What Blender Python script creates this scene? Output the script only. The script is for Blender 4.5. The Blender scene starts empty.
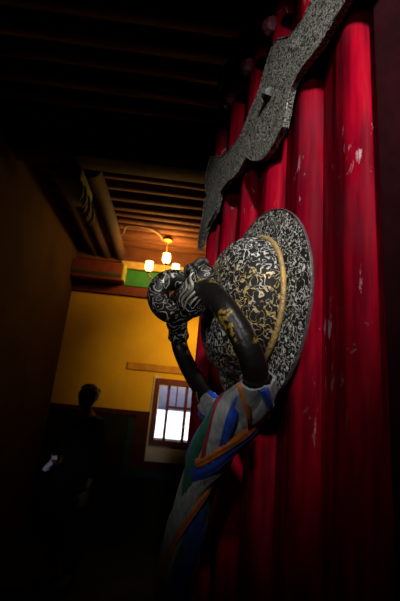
import bpy, bmesh, math, random
from mathutils import Vector, Matrix, noise
random.seed(7)
S = bpy.context.scene
COL = S.collection
R = math.radians
PI = math.pi

# ------------------------------------------------------------------ helpers
def V(*a): return Vector(a)

def link(o, parent=None):
    COL.objects.link(o)
    if parent is not None: o.parent = parent
    return o

def tag(o, label=None, cat=None, group=None, kind=None):
    if label: o['label'] = label
    if cat: o['category'] = cat
    if group: o['group'] = group
    if kind: o['kind'] = kind
    return o

def obj(name, bm, m, parent=None, smooth=True, base=None, angle=40):
    if base is not None: bm.transform(Matrix.Translation(-Vector(base)))
    bmesh.ops.recalc_face_normals(bm, faces=bm.faces[:])
    me = bpy.data.meshes.new(name)
    bm.to_mesh(me); bm.free()
    if smooth:
        for p in me.polygons: p.use_smooth = True
        try: me.set_sharp_from_angle(angle=R(angle))
        except Exception: pass
    for mm in (m if isinstance(m, (list, tuple)) else [m]): me.materials.append(mm)
    return link(bpy.data.objects.new(name, me), parent)

def empty(name, loc=(0, 0, 0), rz=0, parent=None):
    o = bpy.data.objects.new(name, None)
    o.empty_display_size = .05
    o.location = loc; o.rotation_euler = (0, 0, rz)
    return link(o, parent)

def add_box(bm, lo, hi, bev=0.0, seg=2):
    r = bmesh.ops.create_cube(bm, size=1.0)
    vs = r['verts']
    for v in vs:
        v.co = Vector([(lo[i] + hi[i]) / 2 + v.co[i] * (hi[i] - lo[i]) for i in range(3)])
    if bev > 0:
        es = list({e for v in vs for e in v.link_edges})
        bmesh.ops.bevel(bm, geom=es, offset=bev, segments=seg, profile=.6, affect='EDGES')

def box(lo, hi, bev=0.0, seg=2):
    bm = bmesh.new(); add_box(bm, lo, hi, bev, seg); return bm

def catmull(pts, n, closed=False):
    pts = [Vector(p) for p in pts]; N = len(pts); out = []
    segs = N if closed else N - 1
    for i in range(segs):
        if closed: p0, p1, p2, p3 = pts[(i-1) % N], pts[i], pts[(i+1) % N], pts[(i+2) % N]
        else: p0, p1, p2, p3 = pts[max(i-1, 0)], pts[i], pts[i+1], pts[min(i+2, N-1)]
        for k in range(n):
            t = k / n
            out.append(.5 * ((2*p1) + (p2-p0)*t + (2*p0-5*p1+4*p2-p3)*t*t + (3*p1-p0-3*p2+p3)*t**3))
    if not closed: out.append(pts[-1].copy())
    return out

def frames(path, closed=False, up=None):
    n = len(path); out = []; prev = None
    for i in range(n):
        a = path[(i-1) % n] if (closed or i > 0) else path[i]
        b = path[(i+1) % n] if (closed or i < n-1) else path[i]
        t = (b - a).normalized()
        if prev is None:
            u = Vector(up) if up else (V(0, 0, 1) if abs(t.z) < .9 else V(1, 0, 0))
        else: u = prev
        u = (u - t * u.dot(t)).normalized()
        prev = u
        out.append((t, u, t.cross(u)))
    return out

def add_tube(bm, path, rad, sides=12, closed=False, caps=True, up=None, flat=1.0):
    """rad: number, list or function of t in 0..1"""
    n = len(path); fr = frames(path, closed, up); rings = []
    for i, p in enumerate(path):
        t = i / max(1, n - 1)
        r = rad(t) if callable(rad) else (rad[i] if isinstance(rad, (list, tuple)) else rad)
        _, u, w = fr[i]
        rings.append([bm.verts.new(p + u * (r * math.cos(2*PI*k/sides)) + w * (r * flat * math.sin(2*PI*k/sides))) for k in range(sides)])
    for i in range(n if closed else n - 1):
        a, b = rings[i], rings[(i+1) % n]
        for k in range(sides):
            bm.faces.new((a[k], a[(k+1) % sides], b[(k+1) % sides], b[k]))
    if caps and not closed:
        bm.faces.new(rings[0][::-1]); bm.faces.new(rings[-1])

def add_lathe(bm, prof, mat4, seg=48, closed_prof=False):
    """profile [(radius, height)] turned about local z, then mat4"""
    rings = []
    for r, h in prof:
        if r < 1e-6: rings.append([bm.verts.new(mat4 @ V(0, 0, h))])
        else: rings.append([bm.verts.new(mat4 @ V(r*math.cos(2*PI*k/seg), r*math.sin(2*PI*k/seg), h)) for k in range(seg)])
    L = len(rings)
    for i in range(L if closed_prof else L - 1):
        a, b = rings[i], rings[(i+1) % L]
        for k in range(seg):
            k2 = (k+1) % seg
            f = []
            for q in ((a, k), (a, k2), (b, k2), (b, k)):
                v = q[0][q[1] if len(q[0]) > 1 else 0]
                if v not in f: f.append(v)
            if len(f) > 2:
                try: bm.faces.new(f)
                except ValueError: pass

def add_prism(bm, poly, mp, d0, d1, bev=0.0):
    """poly of 2D points; mp(x, y, d) -> 3D"""
    a = [bm.verts.new(mp(x, y, d0)) for x, y in poly]
    b = [bm.verts.new(mp(x, y, d1)) for x, y in poly]
    n = len(poly)
    fa = bm.faces.new(a[::-1]); fb = bm.faces.new(b)
    for i in range(n): bm.faces.new((a[i], a[(i+1) % n], b[(i+1) % n], b[i]))
    if bev > 0: bmesh.ops.bevel(bm, geom=list(fb.edges), offset=bev, segments=2, profile=.5, affect='EDGES')

def add_ball(bm, c, rx, ry=None, rz=None, seg=16, rot=None):
    ry = rx if ry is None else ry; rz = rx if rz is None else rz
    m = Matrix.Translation(Vector(c)) @ (rot.to_4x4() if rot else Matrix()) @ Matrix.Diagonal((rx, ry, rz, 1))
    bmesh.ops.create_uvsphere(bm, u_segments=seg, v_segments=max(6, seg*2//3), radius=1, matrix=m)

# ------------------------------------------------------------------ materials
def mat(name, col, rough=.6, metal=0.0, var=None, scale=8, bump=0, bscale=60, spec=.5, stretch=None, detail=4, lo=.4, hi=.65, build=None, coat=0):
    m = bpy.data.materials.new(name); m.use_nodes = True
    nt = m.node_tree; N = nt.nodes; L = nt.links
    b = N['Principled BSDF']
    b.inputs['Base Color'].default_value = (*col, 1)
    b.inputs['Roughness'].default_value = rough
    b.inputs['Metallic'].default_value = metal
    b.inputs['Specular IOR Level'].default_value = spec
    b.inputs['Coat Weight'].default_value = coat
    tc = N.new('ShaderNodeTexCoord'); mp = N.new('ShaderNodeMapping')
    L.new(tc.outputs['Object'], mp.inputs['Vector'])
    if stretch: mp.inputs['Scale'].default_value = stretch
    cur = b.inputs['Base Color'].default_value[:]
    last = None
    if var:
        nz = N.new('ShaderNodeTexNoise'); nz.inputs['Scale'].default_value = scale; nz.inputs['Detail'].default_value = detail
        L.new(mp.outputs['Vector'], nz.inputs['Vector'])
        rp = N.new('ShaderNodeValToRGB')
        rp.color_ramp.elements[0].position = lo; rp.color_ramp.elements[0].color = (*col, 1)
        rp.color_ramp.elements[1].position = hi; rp.color_ramp.elements[1].color = (*var, 1)
        L.new(nz.outputs['Fac'], rp.inputs['Fac']); L.new(rp.outputs['Color'], b.inputs['Base Color'])
        last = rp.outputs['Color']
    if bump:
        nb = N.new('ShaderNodeTexNoise'); nb.inputs['Scale'].default_value = bscale; nb.inputs['Detail'].default_value = 5
        L.new(mp.outputs['Vector'], nb.inputs['Vector'])
        bp = N.new('ShaderNodeBump'); bp.inputs['Strength'].default_value = bump; bp.inputs['Distance'].default_value = .01
        L.new(nb.outputs['Fac'], bp.inputs['Height']); L.new(bp.outputs['Normal'], b.inputs['Normal'])
    if build: build(nt, N, L, b, mp, last)
    return m

def mixcol(N, L, fac, a, b_):
    mx = N.new('ShaderNodeMix'); mx.data_type = 'RGBA'
    if isinstance(fac, (int, float)): mx.inputs['Factor'].default_value = fac
    else: L.new(fac, mx.inputs['Factor'])
    for sock, val in ((mx.inputs[6], a), (mx.inputs[7], b_)):
        if isinstance(val, tuple): sock.default_value = (*val, 1)
        else: L.new(val, sock)
    return mx.outputs[2]

def ramp(N, L, src, stops):
    rp = N.new('ShaderNodeValToRGB')
    els = rp.color_ramp.elements
    while len(els) < len(stops): els.new(.5)
    for e, (p, c) in zip(els, stops):
        e.position = p; e.color = (c, c, c, 1) if isinstance(c, (int, float)) else (*c, 1)
    L.new(src, rp.inputs['Fac'])
    return rp.outputs['Color']

def noise_n(N, L, mp, scale, detail=2, dist=0, rough=.5):
    nz = N.new('ShaderNodeTexNoise'); nz.inputs['Scale'].default_value = scale
    nz.inputs['Detail'].default_value = detail; nz.inputs['Distortion'].default_value = dist
    nz.inputs['Roughness'].default_value = rough
    L.new(mp.outputs['Vector'], nz.inputs['Vector'])
    return nz.outputs['Fac']

def scaled(N, L, mp, s):
    m2 = N.new('ShaderNodeMapping'); m2.inputs['Scale'].default_value = s
    L.new(mp.outputs['Vector'], m2.inputs['Vector'])
    return m2

# old red lacquer with pale scuffs
def lacquer(nt, N, L, b, mp, last):
    st = scaled(N, L, mp, (1, 1, .12))
    streak = noise_n(N, L, st, 70, 5)
    c1 = mixcol(N, L, ramp(N, L, streak, [(.38, 0), (.68, 1)]), (.12, .0009, .007), (.33, .0018, .014))
    grime = noise_n(N, L, mp, 9, 4)
    c1b = mixcol(N, L, ramp(N, L, grime, [(.50, 0), (.72, .6)]), c1, (.10, .012, .022))
    st2 = scaled(N, L, mp, (1, 1, .45))
    sc = noise_n(N, L, st2, 55, 6, .6, .65)
    area = noise_n(N, L, mp, 7, 2)
    k = N.new('ShaderNodeMath'); k.operation = 'MULTIPLY'
    L.new(ramp(N, L, sc, [(.60, 0), (.66, 1)]), k.inputs[0])
    L.new(ramp(N, L, area, [(.54, 0), (.62, 1)]), k.inputs[1])
    c2 = mixcol(N, L, k.outputs[0], c1b, (.42, .25, .28))
    L.new(c2, b.inputs['Base Color'])
    bp = N.new('ShaderNodeBump'); bp.inputs['Strength'].default_value = .25; bp.inputs['Distance'].default_value = .004
    L.new(streak, bp.inputs['Height']); L.new(bp.outputs['Normal'], b.inputs['Normal'])
    rr = ramp(N, L, grime, [(.3, .36), (.7, .55)])
    L.new(rr, b.inputs['Roughness'])
M_lacquer = mat('red_lacquer', (.25, .002, .015), rough=.5, spec=.012, build=lacquer)
M_hingeshade = mat('shaded_maroon', (.020, .0012, .003), rough=.7, spec=.15, var=(.035, .002, .006), scale=12, bump=.2, bscale=40)  # maroon darkened to stand in for shade at the hinge side

# openwork scroll metal: pale strands, dark gaps
def filigree(scale, strand, gap, gold, goldmix=(.45, .62), width=.055):
    def f(nt, N, L, b, mp, last):
        n1 = noise_n(N, L, mp, scale, 0.6, 1.1)
        sub = N.new('ShaderNodeMath'); sub.operation = 'SUBTRACT'; sub.inputs[1].default_value = .5; L.new(n1, sub.inputs[0])
        ab = N.new('ShaderNodeMath'); ab.operation = 'ABSOLUTE'; L.new(sub.outputs[0], ab.inputs[0])
        worm = ramp(N, L, ab.outputs[0], [(width*.45, 1), (width*1.15, 0)])
        n2 = noise_n(N, L, mp, scale*.09, 2)
        n3 = noise_n(N, L, mp, scale*1.7, 2)
        tint = mixcol(N, L, ramp(N, L, n2, [(goldmix[0], 0), (goldmix[1], 1)]), strand, gold)
        tint = mixcol(N, L, ramp(N, L, n3, [(.35, 0), (.6, 1)]), tuple(c*.45 for c in strand), tint)
        L.new(mixcol(N, L, worm, gap, tint), b.inputs['Base Color'])
        bp = N.new('ShaderNodeBump'); bp.inputs['Strength'].default_value = .9; bp.inputs['Distance'].default_value = .003
        L.new(worm, bp.inputs['Height']); L.new(bp.outputs['Normal'], b.inputs['Normal'])
        L.new(ramp(N, L, worm, [(0, .75), (1, .42)]), b.inputs['Roughness'])
    return f
M_flange = mat('openwork_disc_metal', (.3, .28, .25), rough=.5, metal=.15, build=filigree(138, (.80, .78, .72), (.006, .005, .004), (.50, .38, .16), (.5, .75)))
M_dome = mat('openwork_dome_metal', (.3, .28, .25), rough=.5, metal=.15, build=filigree(112, (.80, .79, .75), (.005, .004, .003), (.62, .40, .08), (.47, .62)))
M_gold = mat('worn_gold_rim', (.48, .30, .08), rough=.5, metal=.3, var=(.32, .22, .12), scale=60, bump=.35, bscale=250)
M_rimdark = mat('tarnished_rim', (.16, .13, .13), rough=.45, metal=.4, var=(.08, .06, .065), scale=40, bump=.3, bscale=120)

def speckle(nt, N, L, b, mp, last):
    v = N.new('ShaderNodeTexVoronoi'); v.inputs['Scale'].default_value = 210
    L.new(scaled(N, L, mp, (1, 1, .7)).outputs['Vector'], v.inputs['Vector'])
    n1 = noise_n(N, L, mp, 250, 3, .8)
    sub = N.new('ShaderNodeMath'); sub.operation = 'SUBTRACT'; sub.inputs[1].default_value = .5; L.new(n1, sub.inputs[0])
    ab = N.new('ShaderNodeMath'); ab.operation = 'ABSOLUTE'; L.new(sub.outputs[0], ab.inputs[0])
    worm = ramp(N, L, ab.outputs[0], [(.02, 1), (.070, 0)])
    n2 = noise_n(N, L, mp, 14, 3)
    tint = mixcol(N, L, n2, (.33, .32, .28), (.62, .60, .51))
    L.new(mixcol(N, L, worm, (.012, .0115, .010), tint), b.inputs['Base Color'])
    bp = N.new('ShaderNodeBump'); bp.inputs['Strength'].default_value = .9; bp.inputs['Distance'].default_value = .003
    L.new(worm, bp.inputs['Height']); L.new(bp.outputs['Normal'], b.inputs['Normal'])
M_strap = mat('chased_iron', (.2, .2, .18), rough=.5, metal=.4, build=speckle)
M_iron = mat('dark_iron', (.05, .05, .048), rough=.5, metal=.5, var=(.11, .105, .10), scale=50, bump=.3, bscale=160)
M_ironpale = mat('pale_worn_iron', (.34, .33, .31), rough=.45, metal=.5, var=(.2, .19, .18), scale=60)
M_knob = mat('dusty_pink_lacquer', (.15, .014, .032), rough=.6, var=(.22, .075, .10), scale=45, bump=.4, bscale=90, lo=.42, hi=.62)

def bronze(nt, N, L, b, mp, last):
    n2 = noise_n(N, L, mp, 26, 2, .3)
    n3 = noise_n(N, L, mp, 210, 3)
    k = N.new('ShaderNodeMath'); k.operation = 'MULTIPLY'
    L.new(ramp(N, L, n2, [(.615, 0), (.66, 1)]), k.inputs[0]); L.new(ramp(N, L, n3, [(.44, 0), (.54, 1)]), k.inputs[1])
    base = mixcol(N, L, noise_n(N, L, mp, 40, 3), (.006, .006, .007), (.026, .022, .017))
    L.new(mixcol(N, L, k.outputs[0], base, (.55, .36, .06)), b.inputs['Base Color'])
M_bronze = mat('blackened_bronze', (.02, .02, .02), rough=.36, metal=.25, bump=.12, bscale=120, build=bronze)

def carved(nt, N, L, b, mp, last):
    n1 = noise_n(N, L, mp, 62, .5, .9)
    w = N.new('ShaderNodeMath'); w.operation = 'MULTIPLY'; w.inputs[1].default_value = 34; L.new(n1, w.inputs[0])
    sn = N.new('ShaderNodeMath'); sn.operation = 'SINE'; L.new(w.outputs[0], sn.inputs[0])
    line = ramp(N, L, sn.outputs[0], [(.62, 0), (.93, 1)])
    L.new(mixcol(N, L, line, (.010, .009, .009), (.50, .47, .40)), b.inputs['Base Color'])
    bp = N.new('ShaderNodeBump'); bp.inputs['Strength'].default_value = .9; bp.inputs['Distance'].default_value = .004
    L.new(line, bp.inputs['Height']); L.new(bp.outputs['Normal'], b.inputs['Normal'])
M_carved = mat('inlaid_black_iron', (.03, .03, .03), rough=.42, metal=.3, build=carved)
M_inlay = mat('pale_silver_inlay', (.46, .43, .37), rough=.45, metal=.4, var=(.2, .18, .15), scale=80)

def cloth(name, c):
    def f(nt, N, L, b, mp, last):
        st = scaled(N, L, mp, (1, 1, .25))
        n = noise_n(N, L, st, 160, 4)
        L.new(mixcol(N, L, ramp(N, L, n, [(.35, 0), (.65, 1)]), tuple(x*.62 for x in c), c), b.inputs['Base Color'])
        bp = N.new('ShaderNodeBump'); bp.inputs['Strength'].default_value = .5; bp.inputs['Distance'].default_value = .003
        L.new(n, bp.inputs['Height']); L.new(bp.outputs['Normal'], b.inputs['Normal'])
        b.inputs['Sheen Weight'].default_value = .15
    return mat(name, c, rough=.6, build=f)
C_blue = cloth('blue_silk', (.012, .075, .60)); C_white = cloth('grey_white_silk', (.46, .47, .48))
C_green = cloth('green_silk', (.008, .17, .10)); C_red = cloth('crimson_silk', (.42, .006, .03)); C_orange = cloth('orange_silk', (.75, .19, .012))

M_yellow = mat('ochre_plaster', (.58, .34, .012), rough=.85, var=(.47, .26, .010), scale=3, bump=.25, bscale=22, detail=6, lo=.35, hi=.7)
M_ledge = mat('brown_ochre_timber', (.40, .19, .012), rough=.85, var=(.30, .13, .01), scale=9)
M_leftwall = mat('dark_ochre_plaster', (.058, .027, .004), rough=.95, spec=.2, var=(.042, .019, .003), scale=3, bump=.25, bscale=22)  # darker brown-ochre than the far wall
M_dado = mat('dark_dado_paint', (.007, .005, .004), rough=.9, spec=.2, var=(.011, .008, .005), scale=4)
M_maroon = mat('maroon_band', (.040, .006, .005), rough=.85, spec=.2, var=(.026, .005, .005), scale=14)
M_teal = mat('teal_band', (.006, .026, .032), rough=.85, spec=.2, var=(.005, .018, .024), scale=14)
M_green = mat('green_frieze', (.018, .19, .025), rough=.7, var=(.012, .14, .03), scale=12)
M_darkgreen = mat('dark_green_stripe', (.012, .035, .008), rough=.8, var=(.02, .03, .008), scale=12)
M_redfrieze = mat('oxblood_frieze', (.15, .018, .006), rough=.75, var=(.09, .012, .008), scale=25)
M_cream = mat('straw_board', (.55, .38, .10), rough=.75, var=(.4, .26, .06), scale=14)
M_wood = mat('rafter_wood', (.14, .040, .006), rough=.85, var=(.075, .018, .004), scale=7, bump=.35, bscale=26, stretch=(.25, 1, 1), detail=6)
M_logs = mat('red_brown_log', (.060, .020, .009), rough=.85, var=(.035, .012, .007), scale=7, bump=.4, bscale=22, stretch=(1, .25, 1))
M_ceil = mat('ceiling_boards', (.17, .05, .010), rough=.85, var=(.10, .026, .007), scale=5, bump=.3, bscale=18, stretch=(1, .3, 1))
M_box = mat('painted_red_beam', (.16, .022, .010), rough=.7, var=(.11, .015, .01), scale=11)
M_beamend = mat('yellow_green_paint', (.45, .42, .05), rough=.7, var=(.34, .34, .06), scale=15)
M_olive = mat('olive_green_carving', (.20, .20, .035), rough=.85, var=(.12, .13, .03), scale=22, bump=.4, bscale=60)
M_floor = mat('worn_stone', (.016, .015, .0145), rough=.9, spec=.2, var=(.024, .023, .0225), scale=2.5, bump=.25, bscale=18)
M_plaster = mat('whitewash', (.52, .47, .45), rough=.85, var=(.40, .35, .34), scale=6, bump=.25, bscale=25)
M_redframe = mat('red_window_paint', (.10, .008, .007), rough=.6, var=(.06, .006, .006), scale=14)
M_courtwall = mat('courtyard_wall', (.46, .40, .47), rough=.9, var=(.38, .33, .40), scale=2)
M_court = mat('courtyard_paving', (.74, .78, .86), rough=.9, var=(.68, .72, .82), scale=3)
M_brass = mat('dull_brass', (.55, .33, .08), rough=.4, metal=.7, var=(.38, .22, .06), scale=30)
M_cable = mat('cable_grey', (.30, .17, .07), rough=.6)
M_backwall = mat('dark_entrance_plaster', (.035, .03, .028), rough=.9, var=(.025, .02, .02), scale=4)
M_glass = bpy.data.materials.new('window_glass'); M_glass.use_nodes = True
_b = M_glass.node_tree.nodes['Principled BSDF']
_b.inputs['Transmission Weight'].default_value = 1; _b.inputs['Roughness'].default_value = .0; _b.inputs['IOR'].default_value = 1.02

def shade(nt, N, L, b, mp, last):
    b.inputs['Emission Color'].default_value = (1, .70, .22, 1)
    b.inputs['Emission Strength'].default_value = 8.5
M_shade = mat('lit_frosted_glass', (.9, .8, .6), rough=.4, build=shade)

M_skin = mat('skin', (.12, .065, .042), rough=.65, var=(.10, .052, .035), scale=30)
M_hair = mat('black_hair', (.008, .007, .007), rough=.5, var=(.014, .012, .011), scale=60, bump=.5, bscale=120)
M_jacket = mat('black_wool', (.006, .0055, .006), rough=.95, spec=.2, var=(.009, .008, .009), scale=40, bump=.3, bscale=90)
M_trouser = mat('charcoal_wool', (.005, .005, .0055), rough=.95, spec=.2, var=(.008, .0075, .008), scale=30)
M_shoe = mat('black_leather', (.010, .009, .009), rough=.5, var=(.016, .014, .013), scale=20)
M_paper = mat('lilac_white_cloth', (.82, .79, .90), rough=.8, var=(.74, .71, .86), scale=30)

# ------------------------------------------------------------------ camera
cam = bpy.data.cameras.new('camera'); camo = link(bpy.data.objects.new('camera', cam))
F = 380.0
cam.sensor_fit = 'VERTICAL'; cam.sensor_height = 36; cam.sensor_width = 24
cam.lens = F / 601 * 36; cam.clip_start = .02; cam.clip_end = 200
yaw, pitch, roll = .0506525, R(15.5), R(5.5)
f_ = V(math.sin(yaw)*math.cos(pitch), math.cos(yaw)*math.cos(pitch), math.sin(pitch))
r0 = V(math.cos(yaw), -math.sin(yaw), 0); u0 = r0.cross(f_)
r_ = r0*math.cos(roll) + u0*math.sin(roll); u_ = -r0*math.sin(roll) + u0*math.cos(roll)
camo.matrix_world = Matrix(((r_.x, u_.x, -f_.x, 0), (r_.y, u_.y, -f_.y, 0), (r_.z, u_.z, -f_.z, 1.5), (0, 0, 0, 1)))
S.camera = camo
cam.dof.use_dof = True; cam.dof.focus_distance = .60; cam.dof.aperture_fstop = 9.0

# ------------------------------------------------------------------ room shell
XL, XR, YB, YF, ZC = -1.355, 3.2, -2.4, 4.6, 3.46
T = .35
struct = lambda name, bm, m, smooth=False: tag(obj(name, bm, m, None, smooth), kind='structure')
WIN = (-.145, .50, 1.085, 1.70)     # x0 x1 z0 z1 opening
struct('floor', box((XL-.3, YB-.3, -.15), (XR+.3, YF, 0)), M_floor)
struct('ceiling', box((XL-.3, YB-.3, ZC), (XR+.3, YF+.5, ZC+.12)), M_ceil)
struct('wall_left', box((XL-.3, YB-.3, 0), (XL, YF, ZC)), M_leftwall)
struct('wall_right', box((XR, YB-.3, 0), (XR+.3, YF, ZC)), M_backwall)
struct('wall_near', box((XL, YB-.3, 0), (XR, YB, ZC)), M_backwall)
bm = bmesh.new()
ZD = 1.385
# far wall: four blocks round the window, upper ochre and lower dado as one wall with two paints
def wall_block(x0, x1, z0, z1): add_box(bm, (x0, YF, z0), (x1, YF+T, z1))
x0, x1, z0, z1 = WIN
zs = [0, z0, ZD, z1, ZC]
for za, zb in zip(zs[:-1], zs[1:]):
    if za >= z0 - 1e-6 and zb <= z1 + 1e-6:
        wall_block(XL-.3, x0, za, zb); wall_block(x1, XR+.3, za, zb)
    else: wall_block(XL-.3, XR+.3, za, zb)
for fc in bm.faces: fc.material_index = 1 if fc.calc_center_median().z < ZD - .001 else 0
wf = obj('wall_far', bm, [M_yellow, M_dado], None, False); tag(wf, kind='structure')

# painted bands round the window and the friezes
def band(name, boxes, m):
    b2 = bmesh.new()
    for lo, hi in boxes: add_box(b2, lo, hi)
    return struct(name, b2, m)
band('trim_1', [((-.215, YF-.012, .86), (x0, YF, 1.80)), ((x0, YF-.012, .86), (x1, YF, z0)), ((x1, YF-.012, .86), (x1+.07, YF, 1.80))], M_plaster)
band('trim_2', [((-.375, YF-.010, .775), (-.215, YF, 1.384)), ((-.215, YF-.010, .775), (x1+.23, YF, .86)), ((x1+.07, YF-.010, .86), (x1+.23, YF, 1.384))], M_maroon)
band('trim_3', [((-.455, YF-.008, .69), (-.375, YF, 1.30)), ((-.375, YF-.008, .69), (x1+.31, YF, .775))], M_teal)
band('trim_4', [((XL, YF-.006, 1.33), (-.375, YF, ZD))], M_maroon)
band('trim_5', [((XL, YF-.03, 2.735), (XR, YF, 2.855))], M_redfrieze)
band('trim_6', [((XL, YF-.045, 2.855), (XR, YF, 3.06))], M_green)
band('trim_7', [((-.78, YF-.11, 3.06), (XR, YF, 3.15))], M_cream)
band('trim_10', [((XL, YF-.06, 3.15), (XR, YF, ZC))], M_ceil)
# wooden lintel ledge above the window
struct('trim_8', box((-.55, YF-.014, 1.845), (.75, YF, 1.93), .006), M_ledge)

# window
wroot = tag(empty('window_1', (0, YF, z0)), kind='structure')
base = (0, YF, z0)
bm = bmesh.new()
fr = .035
add_box(bm, (x0-.045, YF-.03, z0-.05), (x0, YF+.05, z1+.075), .004)
add_box(bm, (x1, YF-.03, z0-.05), (x1+.045, YF+.05, z1+.075), .004)
add_box(bm, (x0, YF-.03, z1), (x1, YF+.05, z1+.075), .004)
add_box(bm, (x0, YF-.03, z0-.05), (x1, YF+.05, z0), .004)
obj('window_frame', bm, M_redframe, wroot, False, base)
sash = []
mul = [(-.045, -.012), (.165, .20), (.33, .365)]
for a, b_ in mul:
    obj('mullion', box((a, YF+.0, z0), (b_, YF+.04, z1), .003), M_redframe, wroot, False, base)
obj('transom', box((-.012, YF+.004, 1.445), (x1, YF+.036, 1.472), .003), M_redframe, wroot, False, base)
for a in (.070, .258, .42):
    obj('glazing_bar', box((a-.008, YF+.008, 1.472), (a+.008, YF+.032, z1), .002), M_redframe, wroot, False, base)
obj('pane', box((x0, YF+.018, z0), (x1, YF+.022, z1)), M_glass, wroot, False, base)

# courtyard beyond the window
struct('ground', box((-30, YF+T+.02, .86), (40, YF+40, .92)), M_court)
struct('wall_courtyard', box((-30, YF+32, .92), (40, YF+32.5, 9.0)), M_courtwall)

# ------------------------------------------------------------------ ceiling timbers
RAFT = 'log rafters across the ceiling'
ys = [4.46 - .166*k for k in range(19)]
for i, y in enumerate(ys):
    bm = bmesh.new()
    rr = random.uniform(.060, .071)
    pts = [V(x, y + random.uniform(-.010, .010), ZC - rr - .002 + random.uniform(-.006, .004)) for x in (XL+.02, -.3, .7, 1.7, XR-.02)]
    add_tube(bm, catmull(pts, 8), lambda t, r=rr: r*(1+.06*math.sin(9*t+i)), 12)
    o = obj('ceiling_beam', bm, M_wood); tag(o, 'round log rafter running across the dark ceiling', 'rafter', RAFT, 'structure')
LOGS = [(-1.13, .060, 3.13), (-.98, .068, 3.12), (-.815, .070, 3.11)]
for i, (x, rr, z) in enumerate(LOGS):
    bm = bmesh.new()
    zt = ZC - .158 - rr
    pts = [V(x + random.uniform(-.008, .008), y, zt) for y in (2.72, 3.2, 3.8, 4.535)]
    add_tube(bm, catmull(pts, 8), rr, 16)
    o = obj('lengthwise_beam', bm, M_logs)
    tag(o, ['thinnest red-brown log beam, running nearest the left wall', 'middle red-brown log beam of three along the left wall', 'thickest red-brown log beam, outermost from the left wall'][i], 'beam', None, 'structure')
o = obj('light_block_beam', box((XL, 2.44, 3.165), (XR, 2.615, ZC-.140), .012), M_logs)  # added beam, stops the lamplight before it reaches the near rafters
tag(o, 'added squared beam under the rafters that keeps lamplight off the near ones', 'beam', None, 'structure')
# painted box beam on the far wall, left
br = tag(empty('painted_beam', (-1.05, YF-.1, 2.86)), 'short red painted beam with yellow-green end under the ceiling logs', 'beam', None, 'structure')
obj('beam_body', box((XL+.005, YF-.20, 2.86), (-.745, YF-.046, 3.085), .006), M_box, br, False, (-1.05, YF-.1, 2.86))
obj('painted_end', box((-.745, YF-.20, 2.87), (-.715, YF-.046, 3.085), .008), M_beamend, br, False, (-1.05, YF-.1, 2.86))
obj('painted_stripe', box((XL+.005, YF-.206, 2.90), (-.75, YF-.20, 2.94)), M_darkgreen, br, False, (-1.05, YF-.1, 2.86))

# carved leaf bracket hanging from the logs
bb = (-.93, 2.98, 3.03)
kr = tag(empty('carved_bracket', bb), 'olive green carved leaf bracket hanging under the log beams', 'bracket')
bm = bmesh.new(); add_box(bm, (-1.04, 2.60, 3.05), (-.86, 3.02, 3.175), .02)
obj('bracket_block', bm, M_olive, kr, True, bb)
for k in range(6):
    bm = bmesh.new()
    yy = 2.66 + .075*k; ln = .17 - .012*abs(k-3)
    xx = -.90 + .012*(k % 2)
    pts = [V(xx, yy-.03, 3.10), V(xx+.035, yy, 3.06), V(xx+.045, yy+.03, 3.06-ln*.55), V(xx+.02, yy+.055, 3.07-ln)]
    add_tube(bm, catmull(pts, 7), lambda t: .004 + .034*math.sin(PI*min(1, .12+t*.88))**.8, 10, flat=.38, up=(0, 1, 0))
    obj('carved_leaf', bm, M_olive, kr, True, bb)

# ------------------------------------------------------------------ chandelier
LX, LY = -.231, 4.10
ct = ZC - .165
cr = tag(empty('chandelier', (LX, LY, ct)), 'brass ceiling lamp with lit upturned glass shades hanging below the rafters', 'lamp')
base = (LX, LY, ct)
Mz = Matrix.Translation(V(LX, LY, 0))
bm = bmesh.new()
add_lathe(bm, [(0, ct+.115), (.016, ct+.115), (.016, ct+.03), (.05, ct+.026), (.058, ct+.012), (.04, ct), (.014, ct-.012), (0, ct-.014)], Mz, 24)
obj('ceiling_rose', bm, M_brass, cr, True, base)
bm = bmesh.new()
add_lathe(bm, [(0, ct-.005), (.007, ct-.005), (.007, ct-.43), (.018, ct-.445), (.026, ct-.47), (.018, ct-.50), (.006, ct-.52), (0, ct-.525)], Mz, 16)
obj('stem', bm, M_brass, cr, True, base)
lamps = []
hub = V(LX, LY, ct-.47)
for dx, dy, zz in ((-.172, -.03, ct-.405), (.015, -.10, ct-.315), (.125, .05, ct-.375)):
    e = V(LX+dx, LY+dy, zz)
    bm = bmesh.new()
    mid = (hub + e)/2 - V(0, 0, .05)
    add_tube(bm, catmull([hub, mid, e - V(dx*.1, dy*.1, .045), e], 8), .007, 8)
    a = obj('arm', bm, M_brass, cr, True, base)
    bm = bmesh.new()
    Me = Matrix.Translation(V(e.x, e.y, 0))
    add_lathe(bm, [(0, zz-.006), (.022, zz-.004), (.026, zz+.010), (.018, zz+.016), (0, zz+.016)], Me, 16)
    obj('lamp_cup', bm, M_brass, a, True, base)
    bm = bmesh.new()
    add_lathe(bm, [(0, zz+.017), (.026, zz+.018), (.042, zz+.04), (.045, zz+.085), (.038, zz+.115), (.044, zz+.125), (.034, zz+.122), (0, zz+.112)], Me, 20)
    obj('lamp_shade', bm, M_shade, a, True, base)
    lamps.append(V(e.x, e.y, zz+.075))
bm = bmesh.new()
pts = [V(-1.02, 4.12, 3.235), V(-.9, 4.06, 3.215), V(-.83, 4.03, 3.215), V(-.72, 3.90, 3.25), V(-.66, 3.78, 3.29), V(-.45, 3.80, 3.30), V(-.33, 3.97, 3.32), V(LX-.062, LY, 3.312)]
add_tube(bm, catmull(pts, 8), .009, 8)
tag(obj('lamp_cable', bm, M_cable), 'thin cable running under the rafters to the ceiling lamp', 'cable')

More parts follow.
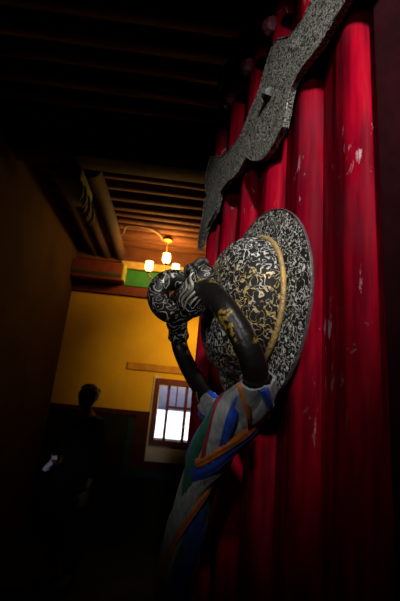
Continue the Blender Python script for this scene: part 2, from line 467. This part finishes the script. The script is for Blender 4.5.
# ------------------------------------------------------------------ the door leaf
AZ = -.2504557; D = .28
DX, DN = V(math.sin(AZ), math.cos(AZ), 0), V(-math.cos(AZ), math.sin(AZ), 0)
foot = -DN * D
RZ = math.atan2(DX.y, DX.x)
DM = Matrix.Translation(foot) @ Matrix.Rotation(RZ, 4, 'Z')
def dloc(p): return (DM @ Vector(p))[:]
def dthing(name, b_): return empty(name, dloc(b_), RZ)
door = tag(empty('door_1', foot[:], RZ), 'red lacquered ribbed door leaf carrying the iron strap and round boss', 'door', None, 'structure')
PW, S0, S1 = .100, .2856, .8856
bm = box((.0, -.055, .05), (S1+.012, -.001, 2.47), .004)
obj('door_panel', bm, M_lacquer, door, False)
def rib_bm(sc, w, h, z0, z1):
    bm = bmesh.new()
    prof = []
    x0_ = sc - w/2; wn = .025   # rounded near flank, then a long slope down to the next rib
    for i in range(13):
        a = PI/2*i/12
        prof.append((x0_ + wn*(1-math.cos(a)), h*math.sin(a)**.9))
    for i in range(1, 13):
        q = i/12
        prof.append((x0_ + wn + (w-wn)*q, h*(1 - .90*(q**1.15 if q < .5 else q) - (.0 if q >= .5 else 0))))
    prof.append((sc + w/2, 0))
    add_prism(bm, prof, lambda x, y, d: V(x, y, d), z0, z1)
    return bm
for k in range(6):
    obj('rib', rib_bm(S0 + PW*k + .0495, .097, .025, .06, 2.425), M_lacquer, door, True)
bm = bmesh.new(); add_box(bm, (.012, -.001, .06), (S0-.012, .016, 2.425), .005)
obj('hinge_shade_band', bm, M_hingeshade, door, True)  # plain band whose dark colour carries the shade by the hinge
obj('top_rail', box((.0, -.06, 2.425), (S1+.012, .012, 2.46), .004), M_lacquer, door, False)
for k in range(5):
    sc = S0 + PW*k + .030
    bm = bmesh.new()
    m4 = Matrix.Translation(V(sc, .020, 2.218)) @ Matrix.Rotation(R(-90), 4, 'X')
    add_lathe(bm, [(0, .0), (.012, 0), (.013, .005), (.019, .007), (.020, .013), (.015, .022), (.006, .027), (0, .028)], m4, 9)
    obj('knob', bm, M_knob, door, True, None, 30)

# ornamental iron strap
poly = [(0.803, 2.115), (0.716, 2.057), (0.671, 2.04), (0.633, 2.035), (0.603, 2.035), (0.578, 2.054), (0.549, 2.068), (0.526, 2.082), (0.513, 2.104), (0.499, 2.123), (0.485, 2.134), (0.464, 2.128), (0.442, 2.107), (0.426, 2.091), (0.405, 2.084), (0.388, 2.08), (0.363, 2.091),
        (.33, 2.105), (.30, 2.115), (.26, 2.10), (.21, 2.085), (.15, 2.085), (.09, 2.11), (.05, 2.10), (.03, 2.05), (.05, 2.0), (.10, 1.985), (.16, 2.0), (.21, 1.995), (.25, 1.995),
        (0.29, 1.998), (0.309, 1.992), (0.325, 1.988), (0.342, 1.983), (0.363, 1.984), (0.385, 1.987), (0.403, 1.984), (0.414, 1.979), (0.422, 1.962), (0.426, 1.941), (0.434, 1.922), (0.455, 1.915), (0.476, 1.906), (0.497, 1.906), (0.52, 1.918), (0.546, 1.936), (0.565, 1.956), (0.582, 1.954), (0.599, 1.947), (0.624, 1.948), (0.656, 1.958), (0.701, 1.957), (0.725, 1.924), (0.774, 1.909), (0.802, 1.883), (0.827, 1.866), (0.838, 1.903), (0.817, 1.965), (0.821, 2.006), (0.800, 2.0), (0.821, 2.038), (0.826, 2.085)]
sb = (.45, .034, 1.9)
st = tag(dthing('iron_strap', sb), 'wavy chased iron strap nailed across the upper door ribs', 'door strap')
bm = bmesh.new(); add_prism(bm, poly, lambda x, y, d: V(x, d, y), .030, .040, .0012)
obj('strap_plate', bm, M_strap, st, True, sb, 30)
# raised border wire following the outline
bm = bmesh.new()
add_tube(bm, [V(x, .040, y) for x, y in poly[::-1]], .0011, 6, closed=True)
obj('border', bm, M_strap, st, True, sb)
for (sx, sz) in ((.485, 2.025), (.19, 2.045)):
    bm = bmesh.new()
    m4 = Matrix.Translation(V(sx, .0405, sz)) @ Matrix.Rotation(R(-90), 4, 'X') @ Matrix.Rotation(R(45), 4, 'Z')
    add_lathe(bm, [(.013, 0), (.0135, .003), (.008, .010), (0, .015)], m4, 4)
    bm.faces.new([v for v in bm.verts if abs((m4.inverted() @ v.co).z) < 1e-5][:4])
    obj('nail_head', bm, M_iron, st, False, sb)

# round boss: openwork disc, rim, dome, eye loop
BC = V(.508, .034, 1.65)
bo = tag(dthing('door_boss', BC), 'round openwork metal boss with domed centre, gripping the ring handle', 'door boss')
mB = Matrix.Translation(BC) @ Matrix.Rotation(R(-90), 4, 'X')   # local z -> outward
bm = bmesh.new()
add_lathe(bm, [(.09, -.009), (.135, -.009), (.137, .0), (.1495, .0), (.1495, .004), (.135, .006), (.118, .0075), (.10, .008), (.09, .008)], mB, 96, True)
obj('disc', bm, M_flange, bo, True, BC)
bm = bmesh.new()
add_lathe(bm, [(.150, .0005), (.1518, .0005), (.1522, .003), (.1515, .0048), (.150, .0044)], mB, 96, True)
obj('disc_rim', bm, M_rimdark, bo, True, BC)
bm = bmesh.new()
prof = [(.1035, .006), (.1050, .014), (.1045, .026), (.1005, .040), (.0925, .051), (.080, .0595), (.063, .065), (.044, .068), (.025, .0695), (0, .070)]
add_lathe(bm, prof, mB, 96)
obj('dome', bm, M_dome, bo, True, BC)
bm = bmesh.new()
add_tube(bm, [mB @ V(.1060*math.cos(a), .1060*math.sin(a), 0.0135) for a in [2*PI*i/96 for i in range(96)]], .0038, 10, closed=True)
obj('gold_rim', bm, M_gold, bo, True, BC)
bo_gold = bo.children[-1]; bo_gold['label'] = 'worn golden band round the dome'
# neck and eye loop, axis along the door
EC = V(.505, .1605, 1.646); ER = .0242
bm = bmesh.new()
add_tube(bm, [V(.509, .098, 1.65), V(.511, .112, 1.65), V(.516, .127, 1.649), V(.519, .138, 1.648)], lambda t: .022 - .009*t, 16)
obj('neck', bm, M_carved, bo, True, BC)
bm = bmesh.new()
add_tube(bm, [EC + V(0, ER*math.cos(a), ER*math.sin(a)) for a in [2*PI*i/40 for i in range(40)]], .0158, 16, closed=True)
obj('eye_loop', bm, M_carved, bo, True, BC)

# ring handle
ringpts = [(.428, .142, 1.640), (.388, .133, 1.612), (.371, .119, 1.584), (.365, .105, 1.556), (.376, .091, 1.531), (.403, .079, 1.509), (.450, .072, 1.494), (.495, .071, 1.489),
           (.540, .075, 1.497), (.582, .083, 1.526), (.622, .097, 1.563), (.643, .109, 1.598), (.624, .123, 1.632), (.580, .145, 1.645), (.520, .159, 1.6445), (.468, .155, 1.644)]
RP = catmull(ringpts, 8, True)
RB = V(.495, .071, 1.474)
rg = tag(dthing('ring_handle', RB), 'heavy black and gold ring handle hanging from the round boss', 'door handle')
NR = len(RP)
def ring_r(i):      # thinner where it runs through the eye loop
    d = min(abs(i - 113), NR - abs(i - 113)) / 11
    return .0142 - .0072*max(0, 1 - d)**.6
bm = bmesh.new(); add_tube(bm, RP, [ring_r(i) for i in range(NR)], 18, closed=True)
obj('ring', bm, M_bronze, rg, True, RB)
def collar(i0, i1, r, m, name):
    bm = bmesh.new(); path = RP[i0:i1] if i0 < i1 else RP[i0:] + RP[:i1]
    n = len(path)
    add_tube(bm, path, [r*(1 + .10*(math.sin(j*1.3) > .3) - (.12 if j in (0, n-1) else 0)) for j in range(n)], 18)
    return obj(name, bm, m, rg, True, RB)
collar(90, 100, .0168, M_carved, 'carved_collar')
# dragon head at the near end of the ring, biting the eye loop
hd = V(.452, .146, 1.643)
bm = bmesh.new()
ax = V(.45, .86, .10).normalized()     # snout direction: outward to the loop
rot = ax.to_track_quat('Y', 'Z').to_matrix()
def HL(x, y, z): return hd + rot @ V(x, y*.68, z)
add_ball(bm, hd, .024, .021, .036, 20, rot)
add_ball(bm, HL(0, .014, -.010), .020, .014, .021, 16, rot)
add_ball(bm, HL(0, .010, .020), .022, .013, .017, 16, rot)
for sx in (-1, 1):
    add_ball(bm, HL(sx*.017, .014, .021), .008, .009, .009, 12, rot)
    add_ball(bm, HL(sx*.021, -.016, .012), .008, .015, .019, 12, rot)
dh = obj('dragon_head', bm, M_carved, rg, True, RB)
rm = dh.modifiers.new('join', 'REMESH'); rm.mode = 'VOXEL'; rm.voxel_size = .0016; rm.use_smooth_shade = True
dh['label'] = 'carved black and silver beast head'
for sx in (-1, 1):
    bm = bmesh.new()
    add_tube(bm, catmull([HL(sx*.012, .006, .026), HL(sx*.014, .002, .034), HL(sx*.013, -.008, .038), HL(sx*.012, -.016, .035)], 6), lambda t: .0065*(1-.6*t), 10)
    obj('horn', bm, M_iron, dh, True, RB)
# raised flame lines on both sides of the head
for sx in (-1, 1):
    for q0, am, za, zb, rr_ in ((-.020, .004, .020, -.022, .0016), (-.012, .006, .028, -.026, .0019), (-.003, .007, .030, -.028, .0018), (.006, .006, .018, -.026, .0019), (.015, .004, .008, -.022, .0016)):
        pts = []
        for i in range(22):
            t = i/21
            z = za + (zb-za)*t
            y = q0 + am*math.sin(t*8.5 + q0*60) + .010*(t-.5)
            q = max(.02, 1 - (y/.034)**2 - (z/.038)**2)
            pts.append(HL(sx*(.0245*math.sqrt(q) + .0008), y, z))
        bm = bmesh.new(); add_tube(bm, pts, lambda t: rr_*(.4 + 1.0*math.sin(PI*t)), 6)
        obj('flame_inlay', bm, M_inlay, dh, True, RB)

# ------------------------------------------------------------------ braided prayer cloths
CB = V(.62, .085, .90)
ck = tag(dthing('prayer_cloth_braid', CB), 'braided blue, white, green, red and orange cloth strips tied round the ring handle', 'cloth')
def strip_sweep(path, phi0, twist, rad, w, th, m, name, wob=.0, seed=0):
    """flat strip winding round a centre line"""
    fr = frames(path, False, (1, 0, 0)); n = len(path)
    bm = bmesh.new(); rows = []
    K = 7
    for i, p in enumerate(path):
        t = i/(n-1); _, u, w_ = fr[i]
        ph = phi0 + twist*t
        r = rad(t) if callable(rad) else rad
        r += wob*math.sin(ph*2 + seed) 
        hw = (w(t) if callable(w) else w)
        row = []
        for side in (1, -1):
            for k in range(K):
                q = (k/(K-1)*2 - 1)*side
                a = ph + q*hw
                rr = r + (th if side == 1 else -th)*(1-.75*q*q) + .0011*math.sin(q*9 + seed + t*7) - .0035*q*q
                row.append(bm.verts.new(p + u*(rr*math.cos(a)) + w_*(rr*math.sin(a))))
        rows.append(row)
    M_ = 2*K
    for i in range(n-1):
        for k in range(M_):
            bm.faces.new((rows[i][k], rows[i][(k+1) % M_], rows[i+1][(k+1) % M_], rows[i+1][k]))
    bm.faces.new(rows[0][::-1]); bm.faces.new(rows[-1])
    o = obj('cloth_strip', bm, m, ck, True, CB, 80)
    o['label'] = name
    return o
# wrapping round the bottom of the ring
arc = RP[31:68]
def wrap(phi, tw, r, w, m, nm, seed): strip_sweep(arc, phi, tw, r, w, .0016, m, nm, .0, seed)
wrap(0.0, 4.2, .0185, 1.1, C_white, 'grey white cloth strip', 1)
wrap(2.1, 4.2, .0190, 1.1, C_white, 'grey white cloth strip', 2)
wrap(4.2, 4.2, .0185, 1.1, C_white, 'grey white cloth strip', 3)
wrap(1.0, -3.2, .0212, .42, C_blue, 'blue cloth strip', 4)
wrap(3.4, -3.2, .0210, .34, C_blue, 'blue cloth strip', 6)
wrap(4.9, -3.2, .0205, .22, C_orange, 'orange cloth strip', 5)
# hanging tail
tailp = [V(.425, .070, 1.520), V(.450, .080, 1.492), V(.485, .086, 1.462), V(.525, .088, 1.425), V(.562, .088, 1.372), V(.592, .089, 1.30), V(.612, .090, 1.20), V(.624, .090, 1.08), V(.630, .09, .92)]
TP = catmull(tailp, 12)
def rt(t): return (.023 + .0065*min(1, t/.10))*(1 - .30*t) * (1 + .04*math.sin(t*25))
FR = frames(TP, False, (1, 0, 0))
# grey white core, folded lengthwise
bm = bmesh.new(); rows = []
for i, p in enumerate(TP):
    t = i/(len(TP)-1); _, u, w_ = FR[i]
    rows.append([bm.verts.new(p + (u*math.cos(a) + w_*math.sin(a)) * rt(t)*(.90 + .055*math.sin(7*a + 9*t) + .035*math.sin(13*a - 14*t))) for a in [2*PI*k/56 for k in range(56)]])
for i in range(len(TP)-1):
    for k in range(56): bm.faces.new((rows[i][k], rows[i][(k+1) % 56], rows[i+1][(k+1) % 56], rows[i+1][k]))
bm.faces.new(rows[0][::-1]); bm.faces.new(rows[-1])
obj('cloth_core', bm, C_white, ck, True, CB, 80)['label'] = 'grey white folded cloth'
def ribbon(ta, tb, phis, hw, lay, m, nm, seed=0.0):
    n = 40; K = 9; bm = bmesh.new(); rows = []
    ph = catmull([V(q, 0, 0) for q in phis], 20); 
    for i in range(n):
        f = i/(n-1); t = ta + (tb-ta)*f
        x = t*(len(TP)-1); i0 = min(int(x), len(TP)-2); g = x - i0
        p = TP[i0].lerp(TP[i0+1], g); u = FR[i0][1].lerp(FR[i0+1][1], g); w_ = FR[i0][2].lerp(FR[i0+1][2], g)
        phi = ph[min(len(ph)-1, int(f*(len(ph)-1)+.5))].x
        e = min(1, f/.10, (1-f)/.10); h = hw*(.55 + .45*e)
        row = []
        for side in (1, -1):
            for k in range(K):
                q = (k/(K-1)*2 - 1)*side
                r = rt(t)*.97 + lay - .004*(1-e) + (.0016 if side == 1 else -.0026) - .0022*q**4 + .0008*math.sin(q*8 + seed + f*6)
                a = phi + q*h
                row.append(bm.verts.new(p + (u*math.cos(a) + w_*math.sin(a))*r))
        rows.append(row)
    M_ = 2*K
    for i in range(n-1):
        for k in range(M_): bm.faces.new((rows[i][k], rows[i][(k+1) % M_], rows[i+1][(k+1) % M_], rows[i+1][k]))
    bm.faces.new(rows[0][::-1]); bm.faces.new(rows[-1])
    obj('cloth_strip', bm, m, ck, True, CB, 80)['label'] = nm
W_, B_, G_, R_, O_ = [(C_white, 'grey white cloth strip'), (C_blue, 'blue cloth strip'), (C_green, 'green cloth strip'), (C_red, 'crimson cloth strip'), (C_orange, 'orange cloth strip')]
ribbon(.00, .36, [4.0, 3.7, 3.3, 2.7, 2.1], .24, .0012, *B_, 1)
ribbon(.02, .42, [4.55, 4.15, 3.7, 3.1, 2.5], .40, .0022, *W_, 2)
ribbon(.05, .42, [4.85, 4.35, 3.85, 3.4, 2.9], .15, .0030, *R_, 3)
ribbon(.07, .55, [5.35, 4.75, 4.25, 3.8, 3.3], .36, .0024, *G_, 4)
ribbon(.10, .40, [6.0, 5.5, 5.0, 4.7], .34, .0008, *B_, 5)
ribbon(.05, .34, [2.6, 2.85, 3.3, 3.8], .24, .0036, *O_, 6)
ribbon(.00, .40, [2.2, 2.3, 2.6, 3.1, 3.7], .36, .0044, *B_, 7)
ribbon(.28, .75, [2.4, 3.1, 3.8, 4.5, 5.2], .50, .0034, *W_, 8)
ribbon(.40, .95, [2.0, 2.7, 3.5, 4.3, 5.0], .42, .0022, *G_, 9)
ribbon(.38, .90, [2.6, 3.2, 3.9, 4.6, 5.3], .17, .0050, *O_, 10)
ribbon(.50, 1.0, [1.8, 2.6, 3.3, 4.0, 4.6], .55, .0030, *B_, 11)
ribbon(.60, 1.0, [1.6, 2.2, 2.8, 3.4], .22, .0046, *R_, 12)
for q, c in enumerate((W_, G_, B_, W_)):
    ribbon(.05 + .1*q, .6 + .13*q, [6.2 + 1.1*q, 6.9 + 1.1*q, 7.6 + 1.1*q], .45, .0015 + .0004*q, *c, 13 + q)

# hinge post carrying the door leaf
struct('trim_9', box((.275, -.16, 0), (.42, .03, ZC)), M_hingeshade)

# ------------------------------------------------------------------ person
PY = 3.62
def skin_mesh(verts, edges, radii, sub=1):
    me = bpy.data.meshes.new('tmp'); me.from_pydata(verts, edges, [])
    o = bpy.data.objects.new('tmp', me); COL.objects.link(o)
    sk = o.modifiers.new('s', 'SKIN'); sk.use_smooth_shade = True
    for i, r in enumerate(radii):
        d = me.skin_vertices[0].data[i]
        d.radius = r if isinstance(r, tuple) else (r, r); d.use_root = (i == 0)
    sd = o.modifiers.new('d', 'SUBSURF'); sd.levels = sub; sd.render_levels = sub
    dg = bpy.context.evaluated_depsgraph_get(); dg.update()
    ev = o.evaluated_get(dg); m2 = ev.to_mesh()
    bm = bmesh.new(); bm.from_mesh(m2); ev.to_mesh_clear()
    bpy.data.objects.remove(o); bpy.data.meshes.remove(me)
    return bm
def remesh(bm, vox):
    me = bpy.data.meshes.new('tmp'); bm.to_mesh(me); bm.free()
    o = bpy.data.objects.new('tmp', me); COL.objects.link(o)
    rm = o.modifiers.new('r', 'REMESH'); rm.mode = 'VOXEL'; rm.voxel_size = vox
    sm = o.modifiers.new('m', 'SMOOTH'); sm.factor = .5; sm.iterations = 2
    dg = bpy.context.evaluated_depsgraph_get(); dg.update()
    ev = o.evaluated_get(dg); m2 = ev.to_mesh()
    b2 = bmesh.new(); b2.from_mesh(m2); ev.to_mesh_clear()
    bpy.data.objects.remove(o); bpy.data.meshes.remove(me)
    return b2
def merge(dst, src):
    me = bpy.data.meshes.new('tmp'); src.to_mesh(me); src.free(); dst.from_mesh(me); bpy.data.meshes.remove(me)

PB = (-.735, PY, -.0)
pr = tag(empty('person', PB, R(-38)), 'standing person in black clothes with dark hair before the yellow wall', 'person')
# local frame: faces -Y, right hand towards -X; height 1.60
bv = [(0, 0, .86), (0, .005, 1.02), (0, .0, 1.18), (0, .005, 1.30), (0, .0, 1.375), (0, -.012, 1.42),
      (-.085, 0, .80), (-.10, -.01, .45), (-.105, .005, .09), (-.105, -.10, .035),
      (.085, 0, .80), (.10, -.01, .45), (.105, .005, .09), (.105, -.10, .035),
      (-.155, .01, 1.27), (-.205, .02, 1.04), (-.045, -.155, .955), (-.025, -.185, .952),
      (.155, .01, 1.27), (.205, .04, 1.02), (.200, -.02, .81), (.198, -.035, .76)]
be = [(0, 1), (1, 2), (2, 3), (3, 4), (4, 5), (0, 6), (6, 7), (7, 8), (8, 9), (0, 10), (10, 11), (11, 12), (12, 13), (3, 14), (14, 15), (15, 16), (16, 17), (3, 18), (18, 19), (19, 20), (20, 21)]
brd = [(.135, .10), (.12, .09), (.135, .10), (.11, .08), .050, .048, .078, .055, .036, .030, .078, .055, .036, .030, .050, .040, .028, .026, .050, .040, .028, .026]
body = skin_mesh(bv, be, brd, 2)
# head with face
add_ball(body, (0, -.015, 1.495), .072, .090, .098, 24)
add_ball(body, (0, -.045, 1.44), .050, .052, .045, 16)
add_ball(body, (0, -.106, 1.475), .011, .016, .022, 10)
add_ball(body, (0, -.096, 1.442), .024, .010, .006, 10)
add_ball(body, (0, -.096, 1.433), .022, .010, .006, 10)
for sx in (-1, 1):
    add_ball(body, (sx*.074, .0, 1.485), .010, .020, .030, 10)
    add_ball(body, (sx*.028, -.090, 1.498), .014, .010, .008, 10)
    add_ball(body, (sx*.028, -.094, 1.517), .018, .010, .006, 10)
# hands: palm and five bent fingers each
def hand(bmd, wrist, d, side, nrm):
    d = Vector(d).normalized(); side = Vector(side).normalized(); nrm = Vector(nrm).normalized(); w = Vector(wrist)
    rotm = Matrix((side, d, nrm)).transposed()
    add_ball(bmd, w + d*.045, .040, .050, .016, 14, rotm)
    for k, ln in enumerate((.066, .075, .070, .055)):
        b0 = w + d*.082 + side*(.030 - .020*k)
        p = [b0 - d*.02, b0, b0 + d*ln*.45 + nrm*.006, b0 + d*ln*.8 + nrm*.028, b0 + d*ln*.85 + nrm*.045]
        add_tube(bmd, catmull(p, 4), lambda t: .0088*(1-.25*t), 8)
    p = [w + d*.02 + side*.028, w + d*.045 + side*.052, w + d*.075 + side*.056 + nrm*.016, w + d*.095 + side*.045 + nrm*.028]
    add_tube(bmd, catmull(p, 4), lambda t: .0105*(1-.25*t), 8)
hand(body, (-.020, -.190, .952), (.55, -.8, -.05), (1, 0, 0), (0, 0, 1))
hand(body, (.198, -.038, .752), (-.02, -.18, -1), (-.3, -1, .1), (-1, .2, 0))
body = remesh(body, .0062)
obj('body', body, M_skin, pr)
# hair
bm = bmesh.new()
add_ball(bm, (0, .002, 1.515), .081, .096, .086, 28)
for v in list(bm.verts):
    if v.co.y < -.060 and v.co.z < 1.545 or v.co.z < 1.455 or (abs(v.co.x) > .05 and v.co.y < -.02 and v.co.z < 1.50): bm.verts.remove(v)
for i in range(40):
    a = random.uniform(0, 2*PI); e = random.uniform(.35, 1.3)
    c = V(.078*math.cos(a)*math.cos(e), .002+.092*math.sin(a)*math.cos(e), 1.518+.082*math.sin(e))
    if c.y < -.05 and c.z < 1.54: continue
    add_ball(bm, c, .016, .018, .011, 8)
h = obj('hair', bm, M_hair, pr)
# jacket
jv = [(0, 0, .80), (0, .0, .92), (0, .005, 1.06), (0, .0, 1.20), (0, .005, 1.30), (0, .004, 1.345),
      (-.155, .01, 1.275), (-.208, .02, 1.04), (-.06, -.142, .958), (.155, .01, 1.275), (.207, .04, 1.02), (.201, -.015, .82)]
je = [(0, 1), (1, 2), (2, 3), (3, 4), (4, 5), (4, 6), (6, 7), (7, 8), (4, 9), (9, 10), (10, 11)]
jr = [(.19, .135), (.178, .13), (.165, .12), (.172, .125), (.125, .095), (.070, .066), .068, .058, .046, .068, .058, .046]
j = remesh(skin_mesh(jv, je, jr, 2), .010)
obj('jacket', j, M_jacket, pr)
tv = [(0, 0, .88), (-.09, 0, .80), (-.102, -.008, .45), (-.106, .004, .11), (.09, 0, .80), (.102, -.008, .45), (.106, .004, .11)]
te = [(0, 1), (1, 2), (2, 3), (0, 4), (4, 5), (5, 6)]
trm = remesh(skin_mesh(tv, te, [(.15, .115), .098, .076, .062, .098, .076, .062], 2), .010)
obj('trousers', trm, M_trouser, pr)
for sx in (-1, 1):
    bm = bmesh.new()
    add_ball(bm, (sx*.105, -.055, .035), .046, .125, .034, 18)
    add_ball(bm, (sx*.105, .015, .065), .042, .050, .060, 14)
    for v in bm.verts: v.co.z = max(v.co.z, .002)
    obj('shoe', bm, M_shoe, pr)
# folded pale cloth in the raised hand
hp = Matrix.Translation(V(*PB)) @ Matrix.Rotation(R(-38), 4, 'Z') @ V(.045, -.275, .975)
bm = bmesh.new()
nx, nz = 7, 12
def drape(i, k, off):
    u, w = i/(nx-1)-.5, k/(nz-1)
    return V(-.02 + u*.07 + .02*math.sin(w*5) - w*.05, -.01 + .016*math.sin(u*9+w*4) + off, .045 - w*.17 + .03*abs(u))
f1 = [[bm.verts.new(drape(i, k, 0)) for i in range(nx)] for k in range(nz)]
f2 = [[bm.verts.new(drape(i, k, .007)) for i in range(nx)] for k in range(nz)]
for k in range(nz-1):
    for i in range(nx-1):
        bm.faces.new((f1[k][i], f1[k][i+1], f1[k+1][i+1], f1[k+1][i])); bm.faces.new((f2[k][i], f2[k+1][i], f2[k+1][i+1], f2[k][i+1]))
for k in range(nz-1):
    for i in (0, nx-1): bm.faces.new((f1[k][i], f2[k][i], f2[k+1][i], f1[k+1][i]))
for i in range(nx-1):
    for k in (0, nz-1): bm.faces.new((f1[k][i], f1[k][i+1], f2[k][i+1], f2[k][i]))
bmesh.ops.scale(bm, vec=(.7, .7, .7), verts=bm.verts[:])
co = obj('folded_cloth', bm, M_paper); co.location = hp
tag(co, 'small pale lilac cloth hanging from the hand of the person', 'cloth')

# ------------------------------------------------------------------ light
def light(name, typ, loc, energy, col, **kw):
    l = bpy.data.lights.new(name, typ); l.energy = energy; l.color = col
    for k, v in kw.items(): setattr(l, k, v)
    o = link(bpy.data.objects.new(name, l)); o.location = loc
    return o
for i, p in enumerate(lamps):
    light('chandelier_bulb', 'POINT', p + V(0, 0, .080), 7.0, (1, .56, .15), shadow_soft_size=.03)
# a second lamp of the room, out of sight behind the door leaf
rb = light('wall_lamp_beam', 'SPOT', (.62, 3.55, 2.55), 106, (1, .62, .17), shadow_soft_size=.06, spot_size=R(70), spot_blend=1.0)
WALLAIM = (.06, 4.6, 2.08)
# daylight falling through the entrance behind the camera onto the door leaf
def aim(o, tgt):
    d = Vector(tgt) - o.location; o.rotation_euler = d.to_track_quat('-Z', 'Y').to_euler()
aim(rb, WALLAIM)
k = light('entrance_daylight', 'SPOT', dloc((-.46, .36, 2.27)), 72, (1, .97, .93), shadow_soft_size=.04, spot_size=R(44), spot_blend=1.0)
aim(k, dloc((.31, 0, 1.925)))
k2 = light('boss_fill', 'SPOT', dloc((-.42, .98, 1.92)), 30, (1, .98, .95), shadow_soft_size=.22, spot_size=R(22), spot_blend=1.0)  # added fill spot for boss, ring and cloths, not a real opening
aim(k2, dloc((.46, .05, 1.70)))
k3 = light('held_cloth_fill', 'SPOT', (-.5, -2.0, 2.2), 90, (.86, .88, 1), shadow_soft_size=.05, spot_size=R(8), spot_blend=1.0)  # added narrow spot to brighten the cloth in the hand
aim(k3, (-.88, 3.42, .95))
sun = light('sun', 'SUN', (0, 12, 10), 12.0, (1, .98, .95), angle=R(.5))
sun.rotation_euler = (R(-24), R(8), 0)

w = bpy.data.worlds.new('world'); S.world = w; w.use_nodes = True
bg = w.node_tree.nodes['Background']; bg.inputs['Color'].default_value = (.55, .68, 1, 1); bg.inputs['Strength'].default_value = .5

S.view_settings.view_transform = 'Standard'; S.view_settings.look = 'None'
S.view_settings.exposure = 0; S.view_settings.gamma = 1; S.view_settings.use_curve_mapping = False
